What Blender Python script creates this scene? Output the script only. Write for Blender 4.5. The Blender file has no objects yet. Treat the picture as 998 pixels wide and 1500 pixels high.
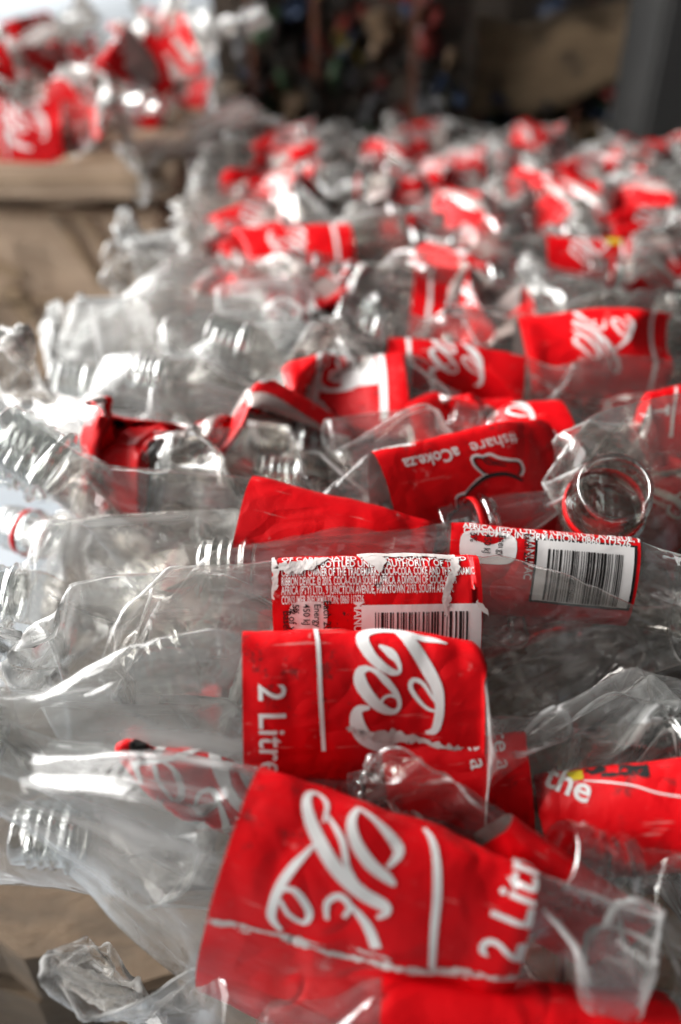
import bpy, bmesh, math, random
import numpy as np
from mathutils import Vector, Matrix

SC = bpy.context.scene
COL = SC.collection
R = math.radians

# ------------------------------------------------------------------ camera
F_PX, CX, CY, Y_HOR = 28.0 / 36.0 * 1500.0, 499.0, 750.0, -70.0
CAM_H = 0.237
PITCH = math.atan((CY - Y_HOR) / F_PX)
cam_data = bpy.data.cameras.new('camera')
cam = bpy.data.objects.new('camera', cam_data)
COL.objects.link(cam)
cam.location = (0, 0, CAM_H)
cam.rotation_euler = (math.pi / 2 - PITCH, 0, 0)
cam_data.sensor_fit = 'VERTICAL'
cam_data.sensor_height = 36.0
cam_data.lens = 28.0
cam_data.clip_start = 0.01
cam_data.clip_end = 200.0
cam_data.dof.use_dof = True
cam_data.dof.focus_distance = 0.375
cam_data.dof.aperture_fstop = 2.9
cam_data.dof.aperture_blades = 9
SC.camera = cam

# ------------------------------------------------------------------ world and light
world = bpy.data.worlds.new('World')
SC.world = world
world.use_nodes = True
wb = world.node_tree.nodes['Background']
wb.inputs[0].default_value = (1.0, 0.97, 0.94, 1)
wb.inputs[1].default_value = 0.085

def area(name, loc, rot, sx, sy, power, col):
    l = bpy.data.lights.new(name, 'AREA')
    l.shape = 'RECTANGLE'; l.size = sx; l.size_y = sy
    l.energy = power; l.color = col
    o = bpy.data.objects.new(name, l)
    o.location = loc; o.rotation_euler = rot
    COL.objects.link(o)
    return o
# daylight that enters along the open left side of the shed
area('open_side_daylight', (-7.0, 13.0, 2.6), (0, -math.pi / 2, 0), 6.0, 34.0, 3500, (1.0, 0.985, 0.96))
# fill lamp added close by, so the bale brightens towards its left edge
left_fill = area('left_fill_lamp', (-1.2, 0.85, 0.62), (0, R(-64), R(-12)), 0.9, 1.3, 21, (1.0, 0.985, 0.965))
left_fill.data.spread = R(105)
# weak extra fill lamp, added above and behind the camera
area('overhead_fill_lamp', (-0.9, -1.0, 2.3), (R(28), R(-20), 0), 1.6, 1.4, 3, (0.97, 0.985, 1.0))

SC.view_settings.view_transform = 'Standard'
SC.view_settings.look = 'None'
SC.view_settings.exposure = 0.12
SC.view_settings.gamma = 1.0
SC.render.engine = 'CYCLES'
cy = SC.cycles
cy.max_bounces = 6; cy.diffuse_bounces = 2; cy.glossy_bounces = 3
cy.transmission_bounces = 2; cy.transparent_max_bounces = 40
cy.use_adaptive_sampling = True; cy.adaptive_threshold = 0.04; cy.adaptive_min_samples = 12
cy.caustics_reflective = False; cy.caustics_refractive = False
cy.sample_clamp_indirect = 4.0
cy.blur_glossy = 0.5
cy.use_denoising = True

# ------------------------------------------------------------------ pixel helpers
CP, SP = math.cos(PITCH), math.sin(PITCH)
FWD = np.array([0, CP, -SP]); UPV = np.array([0, SP, CP]); RGT = np.array([1.0, 0, 0])
CAMP = np.array([0, 0, CAM_H])
def ray(x, y):
    return FWD + RGT * ((x - CX) / F_PX) - UPV * ((y - CY) / F_PX)
def at_z(x, y, z):                       # pixel -> point on the level z
    d = ray(x, y); return CAMP + d * ((z - CAM_H) / d[2])
def at_y(x, y, Y):                       # pixel -> point on the upright plane Y
    d = ray(x, y); return CAMP + d * (Y / d[1])
def project(P):
    q = np.asarray(P) - CAMP
    w = q @ FWD
    return np.stack([CX + F_PX * (q @ RGT) / w, CY - F_PX * (q @ UPV) / w], -1)

# ------------------------------------------------------------------ materials
def new_mat(name):
    m = bpy.data.materials.new(name); m.use_nodes = True
    nt = m.node_tree
    for n in list(nt.nodes): nt.nodes.remove(n)
    out = nt.nodes.new('ShaderNodeOutputMaterial')
    return m, nt, out
def N(nt, kind, **kw):
    n = nt.nodes.new('ShaderNode' + kind)
    for k, v in kw.items():
        if k in n.inputs: n.inputs[k].default_value = v
        else: setattr(n, k, v)
    return n
def ramp(nt, src, p0, p1, c0=(0, 0, 0, 1), c1=(1, 1, 1, 1)):
    r = nt.nodes.new('ShaderNodeValToRGB')
    r.color_ramp.elements[0].position = p0; r.color_ramp.elements[1].position = p1
    r.color_ramp.elements[0].color = c0; r.color_ramp.elements[1].color = c1
    nt.links.new(src, r.inputs[0]); return r.outputs[0]
def math_node(nt, op, a, b):
    n = nt.nodes.new('ShaderNodeMath'); n.operation = op
    for i, v in enumerate((a, b)):
        if isinstance(v, (int, float)): n.inputs[i].default_value = v
        else: nt.links.new(v, n.inputs[i])
    return n.outputs[0]
def coords(nt, scale=1.0):
    """object coordinates shifted by the object's random number, so copies differ"""
    tc = nt.nodes.new('ShaderNodeTexCoord'); oi = nt.nodes.new('ShaderNodeObjectInfo')
    add = nt.nodes.new('ShaderNodeVectorMath'); add.operation = 'ADD'
    mul = nt.nodes.new('ShaderNodeVectorMath'); mul.operation = 'SCALE'
    comb = nt.nodes.new('ShaderNodeCombineXYZ')
    for i in range(3): nt.links.new(oi.outputs['Random'], comb.inputs[i])
    nt.links.new(comb.outputs[0], mul.inputs[0]); mul.inputs['Scale'].default_value = 7.3
    nt.links.new(tc.outputs['Object'], add.inputs[0]); nt.links.new(mul.outputs[0], add.inputs[1])
    return add.outputs[0]

def plastic(name, tint=(0.90, 0.885, 0.865), bump=0.38, base=0.075, edge=0.8, rough=0.08, haze=1.0, scale=38.0):
    """thin clear wall: see-through, glossier at grazing angles, with scuffs (R) and grime (G) from the wall's own wear attribute"""
    m, nt, out = new_mat(name); L = nt.links
    tc = nt.nodes.new('ShaderNodeTexCoord')
    nz = N(nt, 'TexNoise', Scale=scale, Detail=1.0, Distortion=0.6); L.new(tc.outputs['Object'], nz.inputs['Vector'])
    rid = math_node(nt, 'ABSOLUTE', math_node(nt, 'SUBTRACT', nz.outputs[0], 0.5), 0)
    bp = N(nt, 'Bump', Strength=bump, Distance=0.006); L.new(rid, bp.inputs['Height'])
    lw = N(nt, 'LayerWeight', Blend=0.5); L.new(bp.outputs[0], lw.inputs['Normal'])
    fac = math_node(nt, 'ADD', math_node(nt, 'MULTIPLY', math_node(nt, 'POWER', lw.outputs['Facing'], 3.6), edge), base)
    tr = N(nt, 'BsdfTransparent', Color=(*tint, 1))
    gl = N(nt, 'BsdfGlossy', Color=(1, 1, 1, 1), Roughness=rough); L.new(bp.outputs[0], gl.inputs['Normal'])
    mx = N(nt, 'MixShader'); L.new(fac, mx.inputs[0]); L.new(tr.outputs[0], mx.inputs[1]); L.new(gl.outputs[0], mx.inputs[2])
    at = N(nt, 'Attribute', attribute_name='wear'); sp = nt.nodes.new('ShaderNodeSeparateColor'); L.new(at.outputs['Color'], sp.inputs[0])
    tl = N(nt, 'BsdfTranslucent', Color=(0.85, 0.85, 0.84, 1)); df = N(nt, 'BsdfDiffuse', Color=(0.85, 0.85, 0.84, 1))
    dt = N(nt, 'MixShader', Fac=0.5); L.new(df.outputs[0], dt.inputs[1]); L.new(tl.outputs[0], dt.inputs[2])
    m2 = N(nt, 'MixShader'); L.new(math_node(nt, 'MULTIPLY', sp.outputs[0], haze), m2.inputs[0]); L.new(mx.outputs[0], m2.inputs[1]); L.new(dt.outputs[0], m2.inputs[2])
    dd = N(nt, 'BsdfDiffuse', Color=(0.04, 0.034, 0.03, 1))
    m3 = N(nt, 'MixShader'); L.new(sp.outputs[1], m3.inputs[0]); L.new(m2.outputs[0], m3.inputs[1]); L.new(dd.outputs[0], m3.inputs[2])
    L.new(m3.outputs[0], out.inputs[0])
    return m

def print_mat(name, col, back=None, rough=0.42, grime=0.0, wear=0.0, bump=0.35, coat=0.0):
    m, nt, out = new_mat(name); L = nt.links
    co = coords(nt)
    p = N(nt, 'BsdfPrincipled'); p.inputs['Roughness'].default_value = rough; p.inputs['Specular IOR Level'].default_value = 0.22
    p.inputs['Coat Weight'].default_value = coat; p.inputs['Coat Roughness'].default_value = 0.18
    cur = None
    base = N(nt, 'RGB'); base.outputs[0].default_value = (*col, 1); cur = base.outputs[0]
    def mix(fac, a, colr):
        mm = nt.nodes.new('ShaderNodeMix'); mm.data_type = 'RGBA'
        L.new(fac, mm.inputs[0]); L.new(a, mm.inputs[6]); mm.inputs[7].default_value = (*colr, 1)
        return mm.outputs[2]
    if wear:
        n1 = N(nt, 'TexNoise', Scale=70.0, Detail=8.0, Roughness=0.7, Distortion=0.4); L.new(co, n1.inputs['Vector'])
        cur = mix(math_node(nt, 'MULTIPLY', ramp(nt, n1.outputs[0], 0.63, 0.69), wear), cur, (0.66, 0.50, 0.48))
        n5 = N(nt, 'TexNoise', Scale=16.0, Detail=4.0, Roughness=0.6); L.new(co, n5.inputs['Vector'])
        cur = mix(math_node(nt, 'MULTIPLY', ramp(nt, n5.outputs[0], 0.40, 0.70), wear * 0.9), cur, (0.40, 0.004, 0.008))
        mp = nt.nodes.new('ShaderNodeMapping'); mp.inputs['Scale'].default_value = (1, 14, 14); mp.inputs['Rotation'].default_value = (0.3, 0.5, 0.4); L.new(co, mp.inputs[0])
        n6 = N(nt, 'TexNoise', Scale=26.0, Detail=3.0, Roughness=0.6); L.new(mp.outputs[0], n6.inputs['Vector'])
        cur = mix(math_node(nt, 'MULTIPLY', ramp(nt, n6.outputs[0], 0.66, 0.72), wear * 0.9), cur, (0.70, 0.30, 0.28))
    if grime:
        n3 = N(nt, 'TexNoise', Scale=120.0, Detail=6.0, Roughness=0.75); L.new(co, n3.inputs['Vector'])
        n4 = N(nt, 'TexNoise', Scale=19.0, Detail=3.0); L.new(co, n4.inputs['Vector'])
        g = math_node(nt, 'MULTIPLY', ramp(nt, n3.outputs[0], 0.56, 0.62), ramp(nt, n4.outputs[0], 0.55, 0.64))
        cur = mix(math_node(nt, 'MULTIPLY', g, grime), cur, (0.03, 0.02, 0.02))
    if back:
        ge = nt.nodes.new('ShaderNodeNewGeometry')
        cur = mix(ge.outputs['Backfacing'], cur, back)
    L.new(cur, p.inputs['Base Color'])
    nb = N(nt, 'TexNoise', Scale=45.0, Detail=4.0, Distortion=0.5); L.new(co, nb.inputs['Vector'])
    bp = N(nt, 'Bump', Strength=bump, Distance=0.004); L.new(nb.outputs[0], bp.inputs['Height'])
    if wear:
        nr = N(nt, 'TexNoise', Scale=15.0, Detail=2.0, Roughness=0.5, Distortion=0.9); L.new(co, nr.inputs['Vector'])
        rd = math_node(nt, 'MINIMUM', math_node(nt, 'ABSOLUTE', math_node(nt, 'SUBTRACT', nr.outputs[0], 0.5), 0), 0.07)
        b2 = N(nt, 'Bump', Strength=0.40, Distance=0.02); L.new(rd, b2.inputs['Height']); L.new(b2.outputs[0], bp.inputs['Normal'])
    L.new(bp.outputs[0], p.inputs['Normal']); L.new(bp.outputs[0], p.inputs['Coat Normal'])
    L.new(p.outputs[0], out.inputs[0])
    return m

def rough_mat(name, c0, c1, scale=8.0, rough=0.85, bump=0.3, detail=6.0, stretch=(1, 1, 1), bdist=0.01, stain=None):
    m, nt, out = new_mat(name); L = nt.links
    co = coords(nt)
    mp = nt.nodes.new('ShaderNodeMapping'); mp.inputs['Scale'].default_value = stretch; L.new(co, mp.inputs[0])
    n1 = N(nt, 'TexNoise', Scale=scale, Detail=detail, Roughness=0.6, Distortion=0.3); L.new(mp.outputs[0], n1.inputs['Vector'])
    cur = ramp(nt, n1.outputs[0], 0.3, 0.7, (*c0, 1), (*c1, 1))
    if stain:
        n2 = N(nt, 'TexNoise', Scale=scale * 0.6, Detail=5.0, Roughness=0.65); L.new(co, n2.inputs['Vector'])
        mm = nt.nodes.new('ShaderNodeMix'); mm.data_type = 'RGBA'
        L.new(ramp(nt, n2.outputs[0], 0.56, 0.68), mm.inputs[0]); L.new(cur, mm.inputs[6]); mm.inputs[7].default_value = (*stain, 1)
        cur = mm.outputs[2]
    p = N(nt, 'BsdfPrincipled', Roughness=rough); L.new(cur, p.inputs['Base Color'])
    bp = N(nt, 'Bump', Strength=bump, Distance=bdist); L.new(n1.outputs[0], bp.inputs['Height']); L.new(bp.outputs[0], p.inputs['Normal'])
    L.new(p.outputs[0], out.inputs[0])
    return m

M = {}
M['clear'] = plastic('clear_plastic')
M['clear_dull'] = plastic('dusty_clear_plastic', tint=(0.87, 0.85, 0.82), haze=1.4, rough=0.12)
M['clear_milky'] = plastic('scuffed_sky_haze_plastic', tint=(0.90, 0.905, 0.90), haze=3.2, rough=0.14)  # scuffs, plus painted-in haze for sky reflection and the brighter left side
M['neck'] = plastic('thick_clear_plastic', tint=(0.88, 0.89, 0.88), bump=0.02, base=0.20, edge=0.75, rough=0.06)
M['red'] = print_mat('red_label_film', (0.70, 0.002, 0.006), back=(0.60, 0.50, 0.49), grime=0.65, wear=0.55)
M['red_dirty'] = print_mat('dirty_red_label_film', (0.64, 0.0025, 0.006), back=(0.56, 0.48, 0.47), grime=0.95, wear=0.35)
M['red_plain'] = print_mat('red_closure_plastic', (0.60, 0.006, 0.008), rough=0.4, bump=0.1)
M['white'] = print_mat('white_print', (0.78, 0.76, 0.75), grime=0.3, bump=0.2)
M['worn'] = print_mat('bare_torn_film', (0.62, 0.56, 0.54), grime=0.75, rough=0.6, bump=0.7, coat=0.0)
M['black'] = print_mat('black_print', (0.02, 0.018, 0.018), bump=0.2)
M['yellow'] = print_mat('yellow_print', (0.62, 0.47, 0.03), bump=0.2)
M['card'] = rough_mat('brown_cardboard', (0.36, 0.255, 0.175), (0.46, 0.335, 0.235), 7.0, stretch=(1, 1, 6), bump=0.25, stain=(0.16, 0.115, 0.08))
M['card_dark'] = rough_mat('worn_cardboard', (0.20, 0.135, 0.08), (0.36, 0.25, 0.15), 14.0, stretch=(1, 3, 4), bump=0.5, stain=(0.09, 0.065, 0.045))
M['card_shaded'] = rough_mat('shade_darkened_cardboard', (0.06, 0.042, 0.026), (0.125, 0.082, 0.047), 14.0, stretch=(1, 3, 4), bump=0.5, stain=(0.045, 0.032, 0.022))  # shade at the bale's front foot, painted in as a darker cardboard colour
M['floor'] = rough_mat('pale_concrete', (0.33, 0.37, 0.41), (0.42, 0.46, 0.50), 6.0, bump=0.15)
M['pillar'] = rough_mat('dark_grey_paint', (0.022, 0.022, 0.022), (0.04, 0.039, 0.038), 5.0, bump=0.1)
M['strap'] = rough_mat('rusty_steel_strap', (0.14, 0.055, 0.035), (0.25, 0.10, 0.06), 30.0, rough=0.6, bump=0.2)
M['soot'] = rough_mat('pressed_scrap', (0.07, 0.055, 0.045), (0.15, 0.12, 0.095), 20.0, bump=0.5)
for nm, c in (('can_red', (0.22, 0.035, 0.03)), ('can_silver', (0.30, 0.30, 0.31)), ('can_green', (0.06, 0.10, 0.055)), ('can_yellow', (0.30, 0.25, 0.07)),
              ('can_blue', (0.04, 0.06, 0.11)), ('can_dark', (0.05, 0.045, 0.04)), ('can_brown', (0.20, 0.135, 0.085))):
    M[nm] = print_mat(nm, c, rough=0.4, grime=0.7, coat=0.0)

# ------------------------------------------------------------------ object helpers
def mesh_obj(name, verts, faces, mat, parent=None, smooth=True, link=True):
    me = bpy.data.meshes.new(name)
    me.from_pydata([tuple(v) for v in np.asarray(verts, dtype=float)], [], [tuple(int(i) for i in f) for f in faces])
    me.materials.append(mat)
    if smooth: me.polygons.foreach_set('use_smooth', [True] * len(me.polygons))
    o = bpy.data.objects.new(name, me)
    if link: COL.objects.link(o)
    if parent: o.parent = parent
    return o
def empty(name, mat4=None):
    o = bpy.data.objects.new(name, None); COL.objects.link(o)
    o.empty_display_size = 0.02
    if mat4 is not None: o.matrix_world = mat4
    return o
def tag(o, label=None, cat=None, group=None, kind=None):
    if label: o['label'] = label
    if cat: o['category'] = cat
    if group: o['group'] = group
    if kind: o['kind'] = kind
    return o
def copy_tree(o, parent=None):
    c = o.copy(); COL.objects.link(c); c.parent = parent
    for ch in list(o.children): copy_tree(ch, c)
    return c
def grid_faces(nr, nc, wrap):
    i, j = np.meshgrid(np.arange(nr - 1), np.arange(nc if wrap else nc - 1), indexing='ij')
    j2 = (j + 1) % nc
    return np.stack([i * nc + j, i * nc + j2, (i + 1) * nc + j2, (i + 1) * nc + j], -1).reshape(-1, 4)
def grid_normals(G):
    du = np.gradient(G, axis=0)
    dv = np.roll(G, -1, 1) - np.roll(G, 1, 1)
    n = np.cross(du, dv)
    ln = np.linalg.norm(n, axis=-1, keepdims=True)
    return n / np.maximum(ln, 1e-12)
def smoothstep(a, b, x):
    t = np.clip((x - a) / (b - a), 0, 1); return t * t * (3 - 2 * t)
def value_noise(rng, shape, cells):
    """smooth noise on a grid; the second axis wraps"""
    a, b = cells
    lat = rng.random((a + 2, b))
    u = np.linspace(0, a, shape[0], endpoint=True) ; v = np.linspace(0, b, shape[1], endpoint=False)
    iu = np.minimum(u.astype(int), a); fu = u - iu; iv = v.astype(int); fv = v - iv
    fu = fu * fu * (3 - 2 * fu); fv = fv * fv * (3 - 2 * fv)
    L00 = lat[np.ix_(iu, iv % b)]; L01 = lat[np.ix_(iu, (iv + 1) % b)]
    L10 = lat[np.ix_(iu + 1, iv % b)]; L11 = lat[np.ix_(iu + 1, (iv + 1) % b)]
    FU = fu[:, None]; FV = fv[None]
    return (L00 * (1 - FV) + L01 * FV) * (1 - FU) + (L10 * (1 - FV) + L11 * FV) * FU

# ------------------------------------------------------------------ the bottle
PROF = np.array([(.028, .0152), (.040, .0160), (.055, .0195), (.075, .0290), (.095, .0390), (.115, .0470), (.130, .0525), (.137, .0532),
                 (.235, .0532), (.242, .0522), (.262, .0490), (.285, .0515), (.304, .0528), (.317, .0480), (.3255, .0340), (.3215, .0150), (.3195, .0008)])
LEN = 0.326
LAB0, LAB1 = 0.136, 0.236
def s_rows(k):
    a = np.linspace(.028, LAB0, int(34 * k), endpoint=False)
    b = np.linspace(LAB0, LAB1, int(34 * k) + 1)
    n = int(36 * k)
    c = np.linspace(0, 1, n + 1)[1:]
    return a, b, c
class Bottle:
    """A crushed bottle in its own frame: +X runs from the left end to the right end, +Z to the ridge, -Y faces the front."""
    def __init__(self, seed=1, scale=1.0, slim=1.0, q=0.5, qn=0.75, qb=0.55, twist=0.0, tw_n=0.0, tw_b=0.0, dents=16, lab_dents=0, depth=0.012,
                 bend=(0, 0), kink=0.035, kink_b=0.0, neck_right=False, nt=88, k=1.0, pleat=0.0022, crumple=0.0012, lab_crumple=0.0007, smooth_end=False):
        rng = np.random.default_rng(seed)
        a, b, c = s_rows(k)
        # along the profile polyline past the label, by arc length
        tail = PROF[PROF[:, 0] >= 0]; i0 = 8
        tp = np.vstack([[LAB1, .0532], PROF[i0 + 1:]])
        d = np.concatenate([[0], np.cumsum(np.linalg.norm(np.diff(tp, axis=0), axis=1))])
        sc_ = np.interp(c * d[-1], d, tp[:, 0]); rc_ = np.interp(c * d[-1], d, tp[:, 1])
        s = np.concatenate([a, b, sc_])
        r = np.concatenate([np.interp(np.concatenate([a, b]), PROF[:12, 0], PROF[:12, 1]), rc_])
        ker = np.array([.25, .5, .25])
        for _ in range(2):
            r2 = np.convolve(r, ker, 'same'); r2[0] = r[0]; r2[-1] = r[-1]; r = r2
        ns = len(s)
        th = np.linspace(0, 2 * math.pi, nt, endpoint=False)
        S = np.repeat(s[:, None], nt, 1); T = np.repeat(th[None], ns, 0); RR = np.repeat(r[:, None], nt, 1)
        after = np.arange(ns) >= len(a) + len(b)
        self.rl0, self.rl1 = len(a), len(a) + len(b) - 1
        # petal foot
        w = (smoothstep(.300, .322, S) * after[:, None])
        RR = RR * (1 - 0.16 * w * (0.5 + 0.5 * np.cos(5 * T)))
        X = S - 0.012 * w * (0.5 + 0.5 * np.cos(5 * T))
        # flattening keeps the girth
        qs = np.interp(s, [.028, .042, .085, .136, .236, .30, .326], [1, .97, qn, q, q, qb, min(1, qb + .1)])
        qs = np.convolve(np.pad(qs, 3, 'edge'), np.ones(7) / 7, 'valid')
        maj = np.sqrt(2 - qs ** 2)
        slimv = np.interp(s, [.028, .05, .10], [1, 1, slim])
        ph = np.interp(s, [.028, .05, .136, .236, .326], [0, tw_n * .6, twist * -.5 + tw_n * .3, twist * .5, twist * .5 + tw_b])
        ph = np.convolve(np.pad(ph, 6, 'edge'), np.ones(13) / 13, 'valid')
        # pleats that run along the shoulder and the lower body
        npl = rng.integers(5, 9)
        tri = np.abs(((T * npl / (2 * math.pi) + rng.random() + 0.6 * value_noise(rng, (ns, nt), (4, 5))) % 1) * 2 - 1) - 0.5
        env = smoothstep(.045, .075, S) * (1 - smoothstep(.122, .136, S)) + 0.9 * smoothstep(.238, .26, S) * (1 - w)
        RR = RR + tri * pleat * 2 * env * (RR / .05)
        yl = np.cos(T) * RR * (qs * slimv)[:, None]; zl = np.sin(T) * RR * (maj * slimv)[:, None]
        cph, sph = np.cos(ph)[:, None], np.sin(ph)[:, None]
        G = np.stack([X, yl * cph - zl * sph, yl * sph + zl * cph], -1)
        lab_w = smoothstep(LAB0 - .012, LAB0 + .004, S) * (1 - smoothstep(LAB1 - .004, LAB1 + .012, S)) * (~after[:, None] | (S < LAB1 + .012))
        neckw = smoothstep(.036, .060, S)
        # dents: each mirrors a cap of the wall in a plane, as a buckled shell does
        for kd in range(dents + lab_dents):
            inlab = kd >= dents
            for _ in range(40):
                i = rng.integers(4, ns - 3)
                lw = lab_w[i, 0]
                if inlab == (lw > 0.5) and s[i] > (LAB1 if smooth_end and not inlab else .062): break
            j = rng.integers(0, nt)
            nn = grid_normals(G)[i, j] * self_sign(G)
            nn = nn + rng.normal(0, .35, 3) * np.array([1, 1, 1]); nn /= np.linalg.norm(nn)
            dd = rng.uniform(.25, 1.0) * depth * (0.5 if inlab else 1)
            dist = (G - G[i, j]) @ nn + dd
            win = np.exp(-((S - s[i]) / rng.uniform(.03, .07)) ** 4)
            hit = np.clip(dist, 0, .02) * win * neckw * (1 if inlab else (1 - 0.85 * lab_w))
            G = G - 1.85 * hit[..., None] * nn
        # crumple
        rg = 1 - np.abs(2 * value_noise(rng, (ns, nt), (22, 14)) - 1)
        rg2 = 1 - np.abs(2 * value_noise(rng, (ns, nt), (9, 7)) - 1)
        nn = grid_normals(G)
        amp = neckw * (crumple * (1 - lab_w) * (np.where(S < LAB0, .7, 1) if smooth_end else 1) + lab_crumple * lab_w)
        G = G + nn * (((rg - .6) + 1.8 * (rg2 - .6)) * amp)[..., None]
        for _ in range(1):
            A = (np.roll(G, 1, 1) + np.roll(G, -1, 1)) * .5
            G[1:-1] = .62 * G[1:-1] + .19 * A[1:-1] + .095 * (G[2:] + G[:-2])
        # bend of the whole bottle
        u = (G[..., 0] - .186) / .15
        G[..., 1] += bend[0] * u * u; G[..., 2] += bend[1] * u * u
        G[..., 2] += kink * np.clip(-u - .35, 0, None) + kink_b * np.clip(u - .36, 0, None)
        neck_c = G[0].mean(0)
        dirx = G[2].mean(0) - G[0].mean(0); dirx /= np.linalg.norm(dirx)
        if neck_right:
            G[..., 0] = LEN - G[..., 0]; neck_c[0] = LEN - neck_c[0]; dirx[0] *= -1
            G = G[::-1]
            self.rl0, self.rl1 = ns - 1 - self.rl1, ns - 1 - self.rl0
        self.G = G * scale; self.scale = scale; self.nt = nt; self.ns = ns
        self.neck_c = neck_c * scale; self.neck_d = dirx; self.neck_right = neck_right
        self.Nn = grid_normals(self.G)
        cent = self.G.mean(1, keepdims=True)
        if np.mean(np.sum(self.Nn * (self.G - cent), -1)) < 0: self.Nn = -self.Nn; self.flip = True
        else: self.flip = False
        self.LP = self.G[self.rl0:self.rl1 + 1] + self.Nn[self.rl0:self.rl1 + 1] * .0006
        self.LN = self.Nn[self.rl0:self.rl1 + 1]
        mid = self.LP[len(self.LP) // 2]
        seg = np.linalg.norm(np.roll(mid, -1, 0) - mid, axis=1)
        self.arc = np.concatenate([[0], np.cumsum(seg)]); self.per = self.arc[-1]
        self.lablen = (LAB1 - LAB0) * scale
        self.ridge_j = int(np.argmax(mid[:, 2]))
    def c_of(self, j): return np.interp(j, np.arange(self.nt + 1), self.arc)
    def on_label(self, a, c, off=.0003):
        """label coordinates (metres from the left edge, metres round the girth) -> points"""
        a = np.asarray(a, float); c = np.asarray(c, float)
        nr = len(self.LP)
        fi = np.clip(a / self.lablen, 0, 1) * (nr - 1); fj = np.interp(np.mod(c, self.per), self.arc, np.arange(self.nt + 1))
        i = np.minimum(fi.astype(int), nr - 2); j = fj.astype(int); fi = (fi - i)[:, None]; fj = (fj - j)[:, None]
        j0 = j % self.nt; j1 = (j + 1) % self.nt
        def q(A): return (A[i, j0] * (1 - fj) + A[i, j1] * fj) * (1 - fi) + (A[i + 1, j0] * (1 - fj) + A[i + 1, j1] * fj) * fi
        n = q(self.LN); n /= np.maximum(np.linalg.norm(n, axis=1, keepdims=True), 1e-9)
        return q(self.LP) + n * off
def self_sign(G):
    n = grid_normals(G); c = G.mean(1, keepdims=True)
    return 1.0 if np.mean(np.sum(n * (G - c), -1)) > 0 else -1.0

def neck_mesh():
    pr = [(.0285, .0136), (.027, .0139), (.0262, .0165), (.0245, .0168), (.0236, .0150), (.0215, .0142), (.0190, .0139),
          (.0180, .0148), (.0170, .0150), (.0160, .0139), (.0140, .0138), (.0130, .0148), (.0120, .0150), (.0110, .0138), (.0090, .0138),
          (.0080, .0147), (.0070, .0149), (.0060, .0137), (.0030, .0136), (.0008, .0134), (0, .0126), (.0006, .0116), (.004, .0111), (.027, .0110), (.030, .0118)]
    n = 40; V = []
    for x, r in pr:
        for t in range(n):
            a = 2 * math.pi * t / n
            dx = .0017 * (t / n) if .005 < x < .0185 and r > .0136 and x < .019 else 0
            V.append((x + dx, r * math.cos(a), r * math.sin(a)))
    return V, grid_faces(len(pr), n, True)
def ring_mesh():
    pr = [(.0222, .0144), (.0228, .0153), (.0190, .0154), (.0183, .0150), (.0186, .0143), (.0222, .0143)]
    n = 40
    V = [(x, r * math.cos(2 * math.pi * t / n), r * math.sin(2 * math.pi * t / n)) for x, r in pr for t in range(n)]
    return V, grid_faces(len(pr), n, True)
NECK_ME = mesh_obj('neck', *neck_mesh(), M['neck'], link=False).data
RING_ME = mesh_obj('tamper_ring', *ring_mesh(), M['red_plain'], link=False).data

def build_bottle(B, mat4, body='clear', red='red', label=True, ring=True, neck=True, jag=0.0, seed=3, cut=None, neck_k=1.12):
    root = empty('crushed_bottle', mat4)
    F = grid_faces(B.ns, B.nt, True)
    if not B.flip: F = F[:, ::-1]
    sh = mesh_obj('shell', B.G.reshape(-1, 3), F, M[body], root)
    rng = np.random.default_rng(seed * 7 + B.ns + int(1e4 * abs(B.G[3, 5, 1])))
    sh_ = (B.ns, B.nt)
    big = value_noise(rng, sh_, (5, 4)) * .6 + value_noise(rng, sh_, (11, 9)) * .4
    streak = value_noise(rng, sh_, (4, B.nt // 3)) * .5 + value_noise(rng, sh_, (9, B.nt // 2)) * .5
    curv = np.linalg.norm(B.Nn - .25 * (np.roll(B.Nn, 1, 1) + np.roll(B.Nn, -1, 1) + np.roll(B.Nn, 1, 0) + np.roll(B.Nn, -1, 0)), axis=-1)
    hz = .016 + .03 * smoothstep(.3, .8, big) + .13 * smoothstep(.5, .9, streak) * smoothstep(.35, .7, big) + .55 * smoothstep(.07, .40, curv)
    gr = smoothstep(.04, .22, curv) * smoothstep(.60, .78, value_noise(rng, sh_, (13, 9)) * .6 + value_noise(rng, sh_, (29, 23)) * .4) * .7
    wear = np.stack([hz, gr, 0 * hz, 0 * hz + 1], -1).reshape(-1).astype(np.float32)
    sh.data.attributes.new('wear', 'FLOAT_COLOR', 'POINT').data.foreach_set('color', wear)
    lab = None
    if label:
        LP = B.LP.copy(); nr = len(LP)
        if jag:
            rng = np.random.default_rng(seed)
            nzz = value_noise(rng, (2, B.nt), (1, 17)) * jag
            for e, rows in ((0, range(3)), (1, range(nr - 3, nr))):
                for rI in rows: LP[rI, :, 0] += (nzz[e] * (1 if e == 0 else -1))
        F = grid_faces(nr, B.nt, True)
        if not B.flip: F = F[:, ::-1]
        if cut is not None:
            jj = F[:, 0] % B.nt
            th = jj / B.nt
            F = F[~((th > cut[0]) & (th < cut[1]))]
        lab = mesh_obj('label', LP.reshape(-1, 3), F, M[red], root)
    if neck:
        x = Vector(B.neck_d); y = Vector((0, 0, 1)).cross(x).normalized(); z = x.cross(y)
        mt = Matrix((x, y, z)).transposed().to_4x4()
        mt = Matrix.Translation(Vector(B.neck_c) - x * (.0285 * neck_k - .001) * B.scale) @ mt @ Matrix.Scale(B.scale * neck_k, 4)
        nk = bpy.data.objects.new('neck', NECK_ME); COL.objects.link(nk); nk.parent = root; nk.matrix_local = mt
        if ring:
            rg = bpy.data.objects.new('tamper_ring', RING_ME); COL.objects.link(rg); rg.parent = root; rg.matrix_local = mt
    return root, lab

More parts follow.
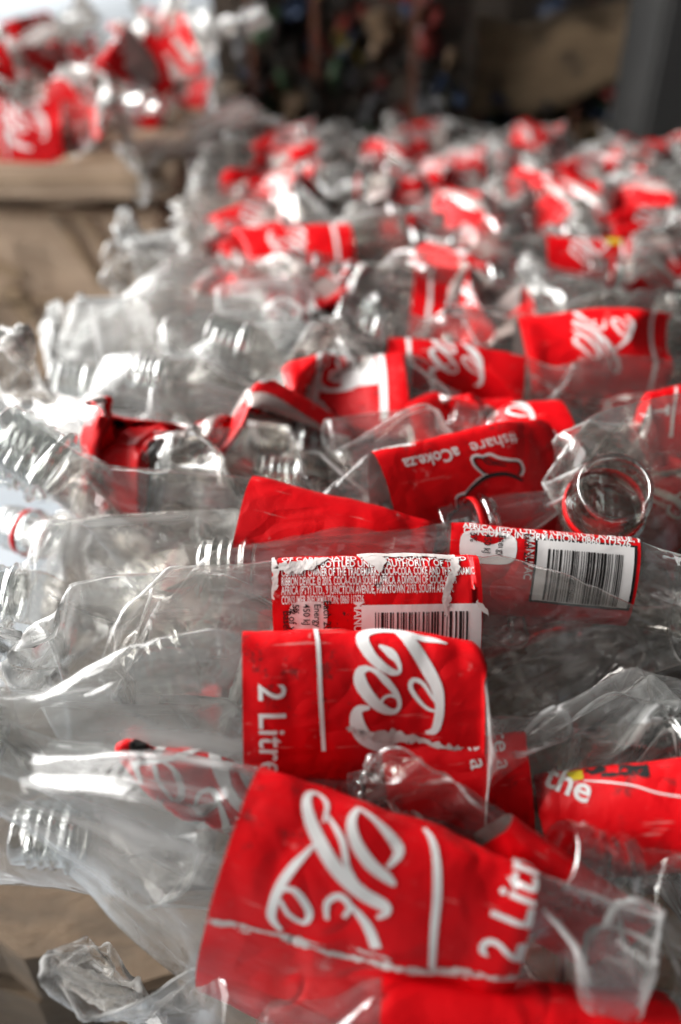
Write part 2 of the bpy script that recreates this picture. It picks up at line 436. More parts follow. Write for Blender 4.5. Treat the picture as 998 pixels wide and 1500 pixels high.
# ------------------------------------------------------------------ print on the labels (sub-parts of a label)
class Print:
    """flat print laid on a label: collects polygons in label coordinates (a along the axis, c round the girth)"""
    def __init__(s, B): s.B = B; s.V = []; s.F = []
    def add(s, pts, faces):
        k = len(s.V); s.V += [tuple(p) for p in pts]; s.F += [tuple(i + k for i in f) for f in faces]
    def rect(s, a0, c0, a1, c1, step=.0025):
        na = max(1, int(abs(a1 - a0) / step)); nc = max(1, int(abs(c1 - c0) / step))
        A, C = np.meshgrid(np.linspace(a0, a1, na + 1), np.linspace(c0, c1, nc + 1), indexing='ij')
        s.add(np.stack([A, C], -1).reshape(-1, 2), grid_faces(na + 1, nc + 1, False))
    def stroke(s, pts, step=.0012, jit=0, rng=None, closed=False):
        """variable width stroke through control points (a, c, width)"""
        P = np.array(pts, float); n = len(P)
        t = np.concatenate([[0], np.cumsum(np.linalg.norm(np.diff(P[:, :2], axis=0), axis=1))])
        m = max(4, int(t[-1] / step)); tt = np.linspace(0, t[-1], m)
        # Catmull-Rom
        out = []
        for u in tt:
            i = min(max(np.searchsorted(t, u, 'right') - 1, 0), n - 2); f = (u - t[i]) / max(t[i + 1] - t[i], 1e-9)
            p0 = P[max(i - 1, 0)]; p1 = P[i]; p2 = P[i + 1]; p3 = P[min(i + 2, n - 1)]
            out.append(.5 * (2 * p1 + (p2 - p0) * f + (2 * p0 - 5 * p1 + 4 * p2 - p3) * f * f + (3 * p1 - p0 - 3 * p2 + p3) * f ** 3))
        Q = np.array(out); d = np.gradient(Q[:, :2], axis=0); d /= np.maximum(np.linalg.norm(d, axis=1, keepdims=True), 1e-9)
        nn = np.stack([-d[:, 1], d[:, 0]], 1); w = np.maximum(Q[:, 2:3], .0002)
        l = Q[:, :2] + nn * w * .5; r = Q[:, :2] - nn * w * .5
        if jit:
            l += rng.normal(0, jit, l.shape); r += rng.normal(0, jit, r.shape)
        V = np.stack([l, (l + r) / 2, r], 1).reshape(-1, 2)
        s.add(V, grid_faces(m, 3, False))
    def text(s, body, a, c, size, read, up, width=1.0, bold=0.0, maxe=.0022):
        cu = bpy.data.curves.new('lettering_curve', 'FONT'); cu.body = body; cu.size = 1.0; cu.offset = bold; cu.resolution_u = 3
        ob = bpy.data.objects.new('lettering_curve', cu); COL.objects.link(ob)
        me = ob.evaluated_get(bpy.context.evaluated_depsgraph_get()).to_mesh()
        bm = bmesh.new(); bm.from_mesh(me)
        for _ in range(4):
            es = [e for e in bm.edges if e.calc_length() * size > maxe]
            if not es: break
            bmesh.ops.subdivide_edges(bm, edges=es, cuts=1)
            bmesh.ops.triangulate(bm, faces=bm.faces[:])
        bm.verts.index_update()
        pts = np.array([v.co[:2] for v in bm.verts]); fs = [[v.index for v in f.verts] for f in bm.faces]
        bm.free()
        bpy.data.objects.remove(ob); bpy.data.curves.remove(cu)
        if not len(pts): return
        rd = np.array(read, float); uv = np.array(up, float)
        s.add(np.array([a, c]) + pts[:, :1] * size * width * rd + pts[:, 1:] * size * uv, fs)
    def build(s, name, mat, label_obj, off=.0003):
        V = np.array(s.V)
        return mesh_obj(name, s.B.on_label(V[:, 0], V[:, 1], off), s.F, M[mat], label_obj, smooth=True)

def anchor(B, mat4, px, py):
    """label coordinates of the label point that faces the lens nearest to a pixel"""
    m = np.array(mat4); W = B.LP @ m[:3, :3].T + m[:3, 3]; NW = B.LN @ m[:3, :3].T
    face = np.sum(NW * (CAMP - W), -1) > 0
    d = np.linalg.norm(project(W) - np.array([px, py]), axis=-1) + (~face) * 1e6
    i, j = np.unravel_index(np.argmin(d), d.shape)
    return i / (len(B.LP) - 1) * B.lablen, B.arc[j]

# ------------------------------------------------------------------ placing by the ridge of the label
def frame(pl, pr, zl, zr, B, roll=0.0):
    """a bottle whose label ridge runs between two pixels at given heights"""
    A = at_z(*pl, zl); C = at_z(*pr, zr)
    x = (C - A) / np.linalg.norm(C - A)
    up = np.array([0, 0, 1.0]); y = np.cross(up, x); y /= np.linalg.norm(y); z = np.cross(x, y)
    c, s_ = math.cos(roll), math.sin(roll)
    y2 = y * c + z * s_; z2 = -y * s_ + z * c
    mid = (A + C) / 2
    LPm = B.LP[len(B.LP) // 2]
    # the ridge is the label's highest line after the roll
    hz = LPm[:, 1] * y2[2] + LPm[:, 2] * z2[2]; j = int(np.argmax(hz)); top = B.LP[len(B.LP) // 2, j]
    o = mid - (x * top[0] + y2 * top[1] + z2 * top[2])
    mt = Matrix(((x[0], y2[0], z2[0], o[0]), (x[1], y2[1], z2[1], o[1]), (x[2], y2[2], z2[2], o[2]), (0, 0, 0, 1)))
    return mt
def ridge_scale(pl, pr, zl, zr):
    return float(np.linalg.norm(at_z(*pr, zr) - at_z(*pl, zl)) / (LAB1 - LAB0))

exec_later = []
def hero(text, pl, pr, zl, zr, roll=0.0, body='clear', red='red', ring=False, label=True, jag=0.0, scale=None, cut=None, neck=True, neck_k=1.12, **kw):
    sc_ = scale or ridge_scale(pl, pr, zl, zr)
    B = Bottle(scale=sc_, **kw)
    mt = frame(pl, pr, zl, zr, B, R(roll))
    root, lab = build_bottle(B, mt, body, red, label, ring, neck, jag, kw.get('seed', 1), cut, neck_k)
    tag(root, text, 'bottle')
    return B, mt, lab, root
# ------------------------------------------------------------------ the setting
FLOOR_Z = -0.45
fl = mesh_obj('floor', [(-30, -12, FLOOR_Z), (30, -12, FLOOR_Z), (30, 60, FLOOR_Z), (-30, 60, FLOOR_Z)], [(0, 1, 2, 3)], M['floor'], smooth=False)
tag(fl, kind='structure')

# ------------------------------------------------------------------ bottles one can pick out
H = {}
H['front'] = hero('crushed bottle at the front, red label with white script above a worn white crease',
     (376, 1140), (792, 1300), -.002, -.022, roll=-6, seed=15, q=.50, qn=.55, qb=.45, dents=6, depth=.008, nt=128, k=1.5, tw_n=.25, pleat=.0036, lab_crumple=.0012, body='clear_milky', smooth_end=True, kink=.03)
H['litre'] = hero('flattened clear bottle whose red label shows a thin white line and 2 Litre in white',
     (358, 936), (716, 926), .012, .008, roll=-10, seed=23, q=.46, qn=.42, qb=.35, dents=8, depth=.012, nt=128, k=1.5, pleat=.0042, lab_crumple=.0011, tw_n=-.25, body='clear_milky', smooth_end=True, kink=.045)
H['barcode'] = hero('clear bottle with a ripped red label of small white print above a wide barcode',
     (402, 822), (712, 818), .014, .012, roll=-8, seed=31, q=.52, qn=.6, qb=.25, dents=5, depth=.008, nt=128, k=1.5, neck_right=True, red='red_dirty', jag=.004, smooth_end=True)
H['tube'] = hero('slim clear bottle rolled into a tube, its narrow red label carrying a slanting barcode',
     (664, 770), (940, 792), -.004, -.006, roll=-14, seed=37, q=.62, qn=.8, qb=.6, slim=.38, kink=-.012, smooth_end=True, dents=5, depth=.006, nt=112, k=1.4, red='red_dirty')
H['left_neck'] = hero('clear bottle with plain red label, its threaded neck jutting over the bale side',
     (368, 706), (640, 770), .004, -.012, roll=-8, smooth_end=True, seed=41, q=.55, qn=.8, qb=.45, dents=5, depth=.010, nt=112, k=1.4, kink=.066, neck_k=1.38)
H['hashtag'] = hero('bottle with a dirty red label carrying an upside-down hashtag and a black outlined drawing',
     (558, 660), (806, 606), .006, .006, roll=-26, seed=47, q=.40, qn=.55, qb=.45, slim=.86, smooth_end=False, kink_b=-.07, dents=8, depth=.010, kink=-.02, nt=112, k=1.4, red='red_dirty')
H['edge_T'] = hero('clear bottle with a smooth red label bearing a lone white letter T',
     (930, 562), (1120, 572), .004, .0, roll=-30, seed=53, q=.6, qn=.8, qb=.5, dents=8, nt=88)
H['script_far'] = hero('squashed bottle with red label of white script and line, behind the hashtag label',
     (572, 492), (764, 512), .006, -.004, roll=-38, slim=.62, seed=59, q=.5, twist=.5, qb=.4, dents=14, lab_dents=3, depth=.014, nt=96)
H['strip'] = hero('flat clear bottle showing a narrow strip of red label with a white block',
     (414, 524), (578, 520), -.004, -.004, roll=-60, slim=.6, seed=61, q=.4, dents=16, lab_dents=3, nt=96)
H['cone'] = hero('twisted clear bottle whose red script label tapers to a point at one end',
     (776, 444), (968, 462), .010, -.004, roll=-38, slim=.72, seed=67, q=.5, twist=1.0, qb=.3, dents=12, lab_dents=2, nt=96)
H['folded'] = hero('crumpled clear bottle with a sharply folded glossy red label near the side of the bale',
     (262, 590), (482, 572), .0, .004, roll=-66, slim=.46, seed=71, q=.42, twist=-.5, dents=16, lab_dents=7, depth=.018, nt=96, jag=.004)
H['scrap'] = hero('crumpled bottle with a scrap of red label marked in black strokes',
     (110, 588), (250, 640), -.004, -.012, roll=-10, neck_right=True, seed=73, q=.5, dents=18, lab_dents=9, depth=.02, nt=88, red='red_dirty', jag=.006)
H['sliver'] = hero('clear bottle with only a thin red sliver of label showing behind the hashtag label',
     (640, 612), (822, 598), -.012, -.010, roll=-60, seed=79, q=.4, dents=14, lab_dents=3, nt=88)
H['sliver_b'] = hero('clear bottle with a creased red label half sunk behind the red sliver',
     (612, 586), (762, 572), -.012, -.012, roll=-55, seed=83, q=.45, dents=16, lab_dents=6, nt=88)
H['twisted'] = hero('bottle with a twisted red script label wedged in front of the 2 Litre bottle',
     (203, 1078), (455, 1150), -.022, -.028, roll=-58, slim=.30, seed=89, q=.45, dents=14, lab_dents=4, nt=96)
H['share'] = hero('bottle with a smooth red label of small white words below the 2 Litre label',
     (560, 1100), (768, 1076), -.026, -.022, roll=-30, seed=97, q=.4, slim=.6, depth=.005, dents=8, nt=96, neck_right=True)
H['yellow'] = hero('bottle with a red label marked by a yellow patch and black bars',
     (792, 1140), (1130, 1106), -.034, -.006, roll=-40, seed=101, q=.5, slim=.34, dents=10, lab_dents=0, nt=96, neck_right=True)
H['wedge'] = hero('bottle with a dark red label folded to a wedge below the yellow patch',
     (752, 1200), (960, 1345), -.020, -.045, roll=2, seed=103, q=.34, slim=.66, dents=8, depth=.005, lab_dents=2, nt=96, neck_right=True)
H['under'] = hero('bottle with a plain shaded red label lying under the front bottle',
     (560, 1452), (1000, 1500), -.055, -.06, roll=-6, seed=107, q=.5, dents=10, nt=88, neck_right=True)
H['hook'] = hero('crumpled bottle with a short red script label beyond the white block strip',
     (420, 384), (562, 392), .004, .0, roll=-45, slim=.65, neck_right=True, seed=109, q=.5, dents=14, lab_dents=5, nt=80)
H['pleated'] = hero('flattened bottle with a pleated bright red label, beside the tapering script label',
     (602, 384), (772, 398), .0, -.004, roll=-60, slim=.62, neck_right=True, seed=113, q=.42, twist=.5, dents=14, lab_dents=5, nt=80)
H['long'] = hero('flat bottle with a wide red label amid the clear middle rows',
     (320, 336), (512, 326), .0, .002, roll=-52, slim=.65, neck_right=True, seed=127, q=.5, dents=12, lab_dents=3, nt=80)
H['dotted'] = hero('bottle with a rumpled red label carrying a small yellow patch',
     (800, 346), (925, 350), .002, .0, roll=-40, slim=.6, seed=131, q=.6, dents=12, lab_dents=4, nt=80)

# clear ones without a label in view
CLEAR = [
 ('clear bottle crushed to a crumpled sheet beside the brown carton', (236, 462), (384, 452), .004, .0, dict(neck_right=True, body='clear_milky', seed=201, q=.55, dents=26, depth=.022, nt=88)),
 ('clear bottle pressed into sharp white folds beside the red scrap label', (238, 522), (404, 506), -.002, .0, dict(neck_right=True, body='clear_milky', seed=203, q=.5, dents=28, depth=.02, nt=88)),
 ('wrinkled clear bottle with bright creases behind the folded red label', (330, 474), (520, 468), .004, .004, dict(body='clear_milky', seed=205, q=.5, dents=26, depth=.016, nt=88)),
 ('crushed clear bottle with silvery folds left of the hashtag label', (470, 610), (640, 600), -.004, -.008, dict(seed=207, q=.5, dents=26, depth=.016, nt=88)),
 ('clear bottle with silvery pleats just in front of the folded red label', (250, 632), (430, 622), -.002, -.004, dict(seed=233, q=.5, slim=.8, dents=20, depth=.014, nt=88)),
 ('pale scuffed bottle bulging from the bale side beyond the red scrap label', (262, 378), (396, 370), .0, .0, dict(body='clear_milky', seed=241, neck_right=True, q=.5, dents=24, depth=.016, nt=80, crumple=.002)),
 ('pale crumpled bottle end beside the brown carton with printed lines', (232, 438), (380, 430), .002, .0, dict(body='clear_milky', seed=243, neck_right=True, q=.5, dents=26, depth=.018, nt=80, crumple=.002)),
 ('pale wrinkled bottle just behind the red scrap label', (214, 566), (380, 552), -.004, -.004, dict(body='clear_milky', seed=245, neck_right=True, q=.45, dents=24, depth=.016, nt=88, crumple=.002)),
 ('pale bottle end at the far side of the bale beside the flat cardboard bundle', (285, 322), (400, 318), .0, .0, dict(body='clear_milky', seed=247, neck_right=True, q=.5, dents=24, depth=.016, nt=80, crumple=.002)),
 ('clear bottle with soft folds under the jutting threaded neck', (60, 760), (300, 752), -.012, -.012, dict(body='clear_milky', seed=209, q=.55, dents=18, depth=.014, nt=96)),
 ('clear bottle with a dented foot beside the ripped barcode label', (90, 850), (330, 842), -.004, -.01, dict(body='clear_milky', seed=211, q=.6, dents=16, depth=.014, nt=96, neck_right=True)),
 ('clear bottle with a long smooth shoulder beneath the 2 Litre bottle', (-90, 1010), (190, 1030), -.035, -.035, dict(body='clear_milky', seed=213, q=.5, dents=14, depth=.014, nt=96)),
 ('large clear bottle with a wide glossy shoulder behind the slim barcode tube', (850, 656), (1110, 672), -.014, -.012, dict(seed=215, q=.55, dents=7, depth=.010, nt=96, kink=.01, smooth_end=True)),
 ('clear bottle filled with dark reflections beside the red wedge', (1330, 1262), (1700, 1290), -.025, -.03, dict(seed=217, q=.6, dents=14, depth=.012, nt=96, kink=.06)),
 ('shaded clear bottle squeezed between the 2 Litre bottle and the front bottle', (440, 1140), (740, 1150), -.034, -.04, dict(seed=219, q=.36, slim=.6, dents=12, depth=.008, nt=96, kink=0, body='clear_dull')),
 ('clear bottle lying low in the gap behind the barcode bottle', (300, 800), (560, 782), -.01, -.008, dict(seed=221, q=.5, slim=.7, dents=10, depth=.008, nt=96)),
 ('clear bottle with fine grey wrinkles behind the lone letter T label', (830, 520), (1010, 524), .0, -.002, dict(seed=223, q=.5, dents=22, depth=.014, nt=88)),
 ('clear bottle lying low beneath the front bottle', (330, 1440), (620, 1500), -.085, -.09, dict(neck_right=True, seed=225, q=.55, dents=16, depth=.014, nt=88)),
 ('clear bottle with grey folds right of the pleated red label', (830, 420), (1000, 430), -.002, -.002, dict(seed=227, q=.5, dents=22, depth=.014, nt=80)),
 ('clear crumpled bottle left of the short red label with white figures', (300, 412), (450, 404), .0, .0, dict(neck_right=True, body='clear_milky', seed=229, q=.5, dents=26, depth=.018, nt=80)),
]
for txt, pl, pr, zl, zr, kw in CLEAR:
    hero(txt, pl, pr, zl, zr, roll=-8, label=False, scale=min(1.05, ridge_scale(pl, pr, zl, zr)), **kw)

# the open neck that looks at the lens, with its red ring
def lone_neck(txt, px, py, z, aim, seed, sc_=1.0):
    B = Bottle(seed=seed, scale=sc_, q=.5, dents=18, depth=.014, nt=80, kink=0)
    x = -Vector(aim).normalized(); y = Vector((0, 0, 1)).cross(x).normalized(); zz = x.cross(y)
    o = Vector(at_z(px, py, z))
    mt = Matrix.Translation(o) @ Matrix((x, y, zz)).transposed().to_4x4()
    root, lab = build_bottle(B, mt, 'clear_dull', 'red', False, True, True)
    tag(root, txt, 'bottle')
lone_neck('buried clear bottle, open mouth pointing up with a red ring round it', 900, 716, .010, (-.10, -.55, .80), 231, 1.28)
lone_neck('buried clear bottle whose threaded neck with a red ring lies under the hashtag label', 646, 778, -.030, (-.95, -.22, .0), 233)

# ------------------------------------------------------------------ print on the labels
def px_map(h, p0, ux, vx, fore=.86):
    """photo pixels near p0 -> label coordinates: ux runs along the label, vx across it; one scale for the whole label"""
    B, mt, lab, root = h
    a0, c0 = anchor(B, mt, *p0)
    ux = np.array(ux, float); vx = np.array(vx, float); vx = vx / np.linalg.norm(vx)
    la = np.linalg.norm(ux); sa = la / B.lablen
    Mx = np.linalg.inv(np.stack([ux / la * sa, vx * sa * fore], 1))
    def f(P):
        P = np.array(P, float); d = (P[:, :2] - np.array(p0)) @ Mx.T
        out = np.stack([a0 + d[:, 0], c0 + d[:, 1]], 1)
        if P.shape[1] == 3: out = np.hstack([out, P[:, 2:3] / sa])
        return out
    return f, sa
def crop(pts, ox, oy, k): return [(ox + p[0] / k, oy + p[1] / k) + ((p[2] / k,) if len(p) > 2 else ()) for p in pts]
prng = np.random.default_rng(5)

# 2 Litre label
h = H['litre']; f, sa = px_map(h, (540, 1000), (370, -6), (.05, 1))
c1 = lambda pts: f(crop(pts, 330, 900, 2.218))
CO = [[(740, 92, 4), (690, 88, 16), (630, 84, 22), (570, 66, 22), (510, 60, 26), (465, 72, 32), (455, 102, 36), (480, 145, 30), (520, 176, 24), (556, 190, 18), (576, 184, 10), (568, 158, 16), (545, 136, 26), (508, 116, 8)],
      [(560, 66, 10), (610, 104, 34), (660, 160, 40), (700, 215, 36), (714, 265, 26), (712, 310, 24), (700, 345, 20), (672, 356, 8)],
      [(716, 270, 8), (690, 250, 10), (655, 214, 12), (622, 206, 13), (612, 228, 14), (640, 262, 13), (676, 284, 10), (712, 284, 7)],
      [(470, 180, 16), (446, 190, 26), (448, 222, 36), (480, 262, 32), (520, 292, 26), (560, 302, 16), (578, 284, 12), (566, 250, 16), (530, 214, 20), (496, 188, 14), (464, 178, 10)],
      [(516, 290, 7), (520, 266, 9), (545, 254, 9), (572, 262, 8)],
      [(480, 290, 10), (445, 296, 24), (438, 326, 38), (462, 372, 44), (520, 404, 36), (590, 420, 20)]]
pr = Print(h[0])
for st in CO: pr.stroke(c1([(x_, y_, w_ * 1.2) for x_, y_, w_ in st]))
pr.stroke(c1([(300, 50, 15), (308, 130, 14), (316, 240, 14), (326, 340, 14), (336, 420, 14)]))
for t_, (x_, y_), sz in (('2 Litre', (118, 228), 30),):
    a_, c_ = c1([(x_, y_)])[0]
    pr.text(t_, a_, c_, .0150, (0, 1), (1, 0), width=.95, bold=.012)
pr.build('lettering', 'white', h[2])
pr = Print(h[0])
pr.stroke(c1([(410, 350, 10), (480, 372, 30), (560, 378, 50), (620, 382, 30), (700, 384, 22), (800, 384, 12)]), jit=.0006, rng=prng)
pr.build('torn_patch', 'worn', h[2], .0005)

# front label
h = H['front']; f, sa = px_map(h, (540, 1290), (418, 150), (-.28, 1))
c2 = lambda pts: f(crop(pts, 290, 1110, 1.883))
LA = [[(345, 185, 8), (350, 140, 12), (322, 98, 14), (296, 112, 20), (300, 158, 26), (340, 230, 32), (400, 308, 34), (466, 368, 34), (518, 400, 30), (530, 420, 18), (505, 434, 12)],
      [(330, 232, 8), (280, 282, 20), (242, 340, 24), (222, 400, 24), (220, 440, 22), (246, 480, 12)],
      [(355, 172, 8), (398, 230, 14), (418, 292, 14), (450, 340, 8)],
      [(436, 154, 12), (418, 188, 22), (432, 234, 26), (476, 290, 28), (524, 330, 24), (546, 350, 10)],
      [(436, 154, 10), (484, 192, 16), (536, 246, 26), (548, 274, 24), (522, 304, 10)],
      [(240, 350, 8), (282, 352, 18), (322, 416, 20), (310, 452, 14), (268, 426, 14), (244, 380, 10)],
      [(372, 440, 10), (370, 392, 16), (402, 370, 20), (432, 402, 16), (416, 434, 12)],
      [(430, 392, 10), (480, 456, 24), (508, 522, 26)]]
pr = Print(h[0])
for st in LA: pr.stroke(c2([(x_, y_, w_ * 1.15) for x_, y_, w_ in st]))
pr.stroke(c2([(622, 205, 16), (642, 280, 20), (652, 380, 22), (650, 480, 20), (650, 590, 18)]))
a_, c_ = c2([(858, 590)])[0]
pr.text('2 Litre', a_, c_, .019, (0, -1), (-1, 0), bold=.012)
pr.build('lettering', 'white', h[2])
pr = Print(h[0])
for q_ in range(46):
    t_ = prng.random(); x_ = 40 + 870 * t_; y_ = np.interp(x_, [40, 250, 520, 740, 915], [452, 504, 570, 604, 632]) + prng.normal(0, 7)
    l_ = prng.uniform(15, 60); w_ = prng.uniform(3, 18) * (1.3 if 200 < x_ < 560 else .8)
    pr.stroke(c2([(x_ - l_, y_ - l_ * .25, 2), (x_ - l_ * .3, y_ - l_ * .08 + prng.normal(0, 3), w_), (x_ + l_ * .4, y_ + l_ * .1 + prng.normal(0, 3), w_ * .8), (x_ + l_, y_ + l_ * .22, 2)]), step=.0008, jit=.0003, rng=prng)
pr.stroke(c2([(915, 620, 10), (905, 520, 16), (895, 440, 8)]), jit=.0007, rng=prng)
pr.build('torn_patch', 'worn', h[2], .0005)

# barcode label
def barcode(pr_w, pr_k, a0, c0, a1, c1_, seed, along=True):
    r = random.Random(seed); pr_w.rect(a0, c0, a1, c1_)
    m = .07 * (a1 - a0); x = a0 + m * 1.6
    while x < a1 - m * 1.6:
        w = r.choice((1, 1, 2, 3)) * (a1 - a0) * .0078
        pr_k.rect(x, c0 + (c1_ - c0) * .13, min(x + w, a1 - m), c1_ - (c1_ - c0) * .02, .004)
        x += w + r.choice((1, 1, 2, 2, 3)) * (a1 - a0) * .0085
h = H['barcode']; f, sa = px_map(h, (560, 870), (312, -2), (0, 1), fore=.80)
c3 = lambda pts: f(crop(pts, 380, 760, 2.495))
wt, bk, tn = Print(h[0]), Print(h[0]), Print(h[0])
(a0, b0), (a1, b1) = c3([(372, 306), (806, 470)])
barcode(wt, bk, a0, b0, a1, b1, 4)
lines = ['OF CARBONATED WATER, SUGAR. BOTTLED', 'CAFFEINE. BOTTLED UNDER AUTHORITY OF THE', 'COMPANY OWNER OF THE TRADEMARKS COCA-COLA, COKE AND THE DYNAMIC',
         'RIBBON DEVICE. © 2015. COCA-COLA SOUTH AFRICA, A DIVISION OF COCA-COLA', 'AFRICA (PTY) LTD., 9 JUNCTION AVENUE, PARKTOWN 2193, SOUTH AFRICA.', 'CONSUMER INFORMATION: 0860 112526.']
ys = [165, 190, 216, 242, 268, 296]
wd = [700, 700, 700, 705, 710, 330]
for ln, y_, w_ in zip(lines, ys, wd):
    (a_, c_), (a2, _) = c3([(86, y_ + 6), (86 + w_, y_ + 6)])
    sz = .0098 * 2.2 / 2.495 * .55
    wt.text(ln, a_, c_, .0052, (1, 0), (0, -1), width=(a2 - a_) / (.0052 * len(ln) * .60), bold=.016, maxe=.004)
for (cx_, cy_) in ((180, 338), (180, 412)):
    (a_, c_), = c3([(cx_, cy_)])
    w, hh = .017, .0068
    pts = [(a_ + math.copysign(abs(math.cos(t)) ** .6, math.cos(t)) * w * .5, c_ + math.copysign(abs(math.sin(t)) ** .6, math.sin(t)) * hh) for t in np.linspace(0, 2 * math.pi, 25)[:-1]]
    wt.add(pts + [(a_, c_)], [(i, (i + 1) % 24, 24) for i in range(24)])
    for k_, tx in enumerate(('Energy', '450 kJ', '5%')):
        bk.text(tx, a_ + .0028 - k_ * .0048, c_ - .0056, .0042, (0, 1), (1, 0), width=.9, bold=.01, maxe=.004)
for tx, x_, y_ in (('% of your daily', 112, 310), ('Based on a', 92, 320), ('Each 250 ml', 236, 292)):
    (a_, c_), = c3([(x_, y_)])
    bk.text(tx, a_, c_, .0048, (0, 1), (1, 0), width=.9, bold=.01, maxe=.004)
(a_, c_), = c3([(346, 296)])
wt.text('MANUFACTURED', a_, c_, .0055, (0, 1), (1, 0), width=.85, bold=.016, maxe=.004)
wt.build('lettering', 'white', h[2]); bk.build('barcode', 'black', h[2], .0005)
tn.stroke(c3([(60, 190, 20), (120, 196, 44), (180, 186, 50), (236, 166, 34), (250, 150, 8)]), jit=.0006, rng=prng)
tn.stroke(c3([(380, 118, 50), (410, 150, 70), (440, 180, 50), (436, 208, 10)]), jit=.0005, rng=prng)
tn.stroke(c3([(400, 130, 40), (520, 138, 44), (640, 142, 44), (730, 146, 40)]), jit=.0005, rng=prng)
tn.stroke(c3([(725, 150, 30), (715, 200, 34), (690, 250, 28), (676, 300, 30), (678, 340, 14)]), jit=.0005, rng=prng)
tn.stroke(c3([(52, 150, 20), (64, 220, 26), (56, 290, 8)]), jit=.0004, rng=prng)
tn.stroke(c3([(786, 296, 10), (812, 320, 24), (838, 340, 6)]), jit=.0003, rng=prng)
tn.build('torn_patch', 'worn', h[2], .0007)

# slim tube
h = H['tube']; f, sa = px_map(h, (800, 805), (276, 24), (-.1, 1), fore=.8)
c4 = lambda pts: f(crop(pts, 640, 740, 2.788))
wt, bk = Print(h[0]), Print(h[0])
(a0, b0), = c4([(412, 150)]); (a1, _), = c4([(800, 196)])
bk.rect(a0 - .0012, b0 - .0012, a1 + .0014, b0 + .0335)
wt2 = Print(h[0]); bars = Print(h[0]); barcode(wt2, bars, a0, b0, a1, b0 + .032, 9)
for ln, y_ in (('AFRICA (PTY) LTD., 9 JUNCTION AVENUE, PARKTOWN 2193', 98), ('CONSUMER INFORMATION: 0860 112526', 120)):
    (a_, c_), = c4([(106, y_ + 4)])
    wt.text(ln, a_, c_, .0056, (1, 0), (0, -1), width=.82, bold=.016, maxe=.004)
(a_, c_), = c4([(208, 170)])
pts = [(a_ + math.copysign(abs(math.cos(t)) ** .6, math.cos(t)) * .0145, c_ + math.copysign(abs(math.sin(t)) ** .6, math.sin(t)) * .0085) for t in np.linspace(0, 2 * math.pi, 25)[:-1]]
wt.add(pts + [(a_, c_)], [(i, (i + 1) % 24, 24) for i in range(24)])
for k_, tx in enumerate(('Energy', '450 kJ', '5%')): bars.text(tx, a_ + .005 - k_ * .0072, c_ - .0066, .0050, (0, 1), (1, 0), width=.78, bold=.01, maxe=.004)
bars.text('% of your', a_ - .026, c_ - .009, .005, (0, 1), (1, 0), width=.9, bold=.01, maxe=.004)
bars.text('Each 250', a_ + .018, c_ - .009, .005, (0, 1), (1, 0), width=.9, bold=.01, maxe=.004)
wt.text('MANUFAC', a0 - .0055, b0 - .002, .0056, (0, 1), (1, 0), width=.85, bold=.016, maxe=.004)
wt.build('lettering', 'white', h[2]); bk.build('frame_line', 'black', h[2], .0002); wt2.build('barcode_ground', 'white', h[2], .0004); bars.build('barcode', 'black', h[2], .0006)

# hashtag label
h = H['hashtag']; f, sa = px_map(h, (690, 680), (250, -46), (.18, 1), fore=.9)
c5 = lambda pts: f(crop(pts, 540, 580, 3.327)) + (np.array([0, .004, 0]) if len(pts[0]) > 2 else np.array([0, .011]))
wt, bk = Print(h[0]), Print(h[0])
(a_, c_), (a2, c2_) = c5([(680, 168), (244, 236)])
wt.text('#share', a_ + .004, c_ - .004, .0108, (-1, 0), (0, 1), width=.95, bold=.0, maxe=.003)
wt.text('aCoke.za', a_ - .031, c_ - .004, .0108, (-1, 0), (0, 1), width=.86, bold=.02, maxe=.003)
OUT = [[(556, 350, 12), (520, 316, 12), (508, 282, 12), (530, 270, 12), (552, 278, 12), (580, 270, 12), (620, 288, 12), (668, 298, 12), (704, 304, 12), (716, 336, 12), (700, 362, 12)],
       [(378, 516, 10), (400, 488, 12), (424, 474, 12), (426, 432, 12), (448, 418, 12), (470, 412, 12), (520, 370, 12), (566, 350, 12)]]
for st in OUT: wt.stroke(c5(st))
INN = [[(556, 346, 8), (524, 312, 8), (516, 284, 8), (548, 284, 8), (566, 306, 6), (600, 312, 6), (640, 320, 6)], [(556, 278, 7), (590, 300, 7), (640, 306, 6), (690, 308, 7), (704, 334, 8), (690, 360, 9)],
       [(460, 428, 8), (500, 392, 14), (560, 358, 18), (620, 350, 18), (670, 362, 16), (704, 382, 12)], [(432, 470, 8), (430, 436, 8), (452, 424, 8), (476, 432, 8), (470, 452, 8), (432, 474, 8), (400, 492, 8), (390, 516, 8)]]
for st in INN: bk.stroke(c5(st))
wt.stroke(c5([(496, 496, 6), (518, 478, 16), (540, 466, 6)]))
wt.build('lettering', 'white', h[2]); bk.build('drawing', 'black', h[2], .0005)
tn = Print(h[0])
tn.stroke(c5([(96, 214, 10), (150, 200, 26), (220, 200, 30), (280, 206, 14)]), jit=.0005, rng=prng)
tn.build('torn_patch', 'worn', h[2], .0004)

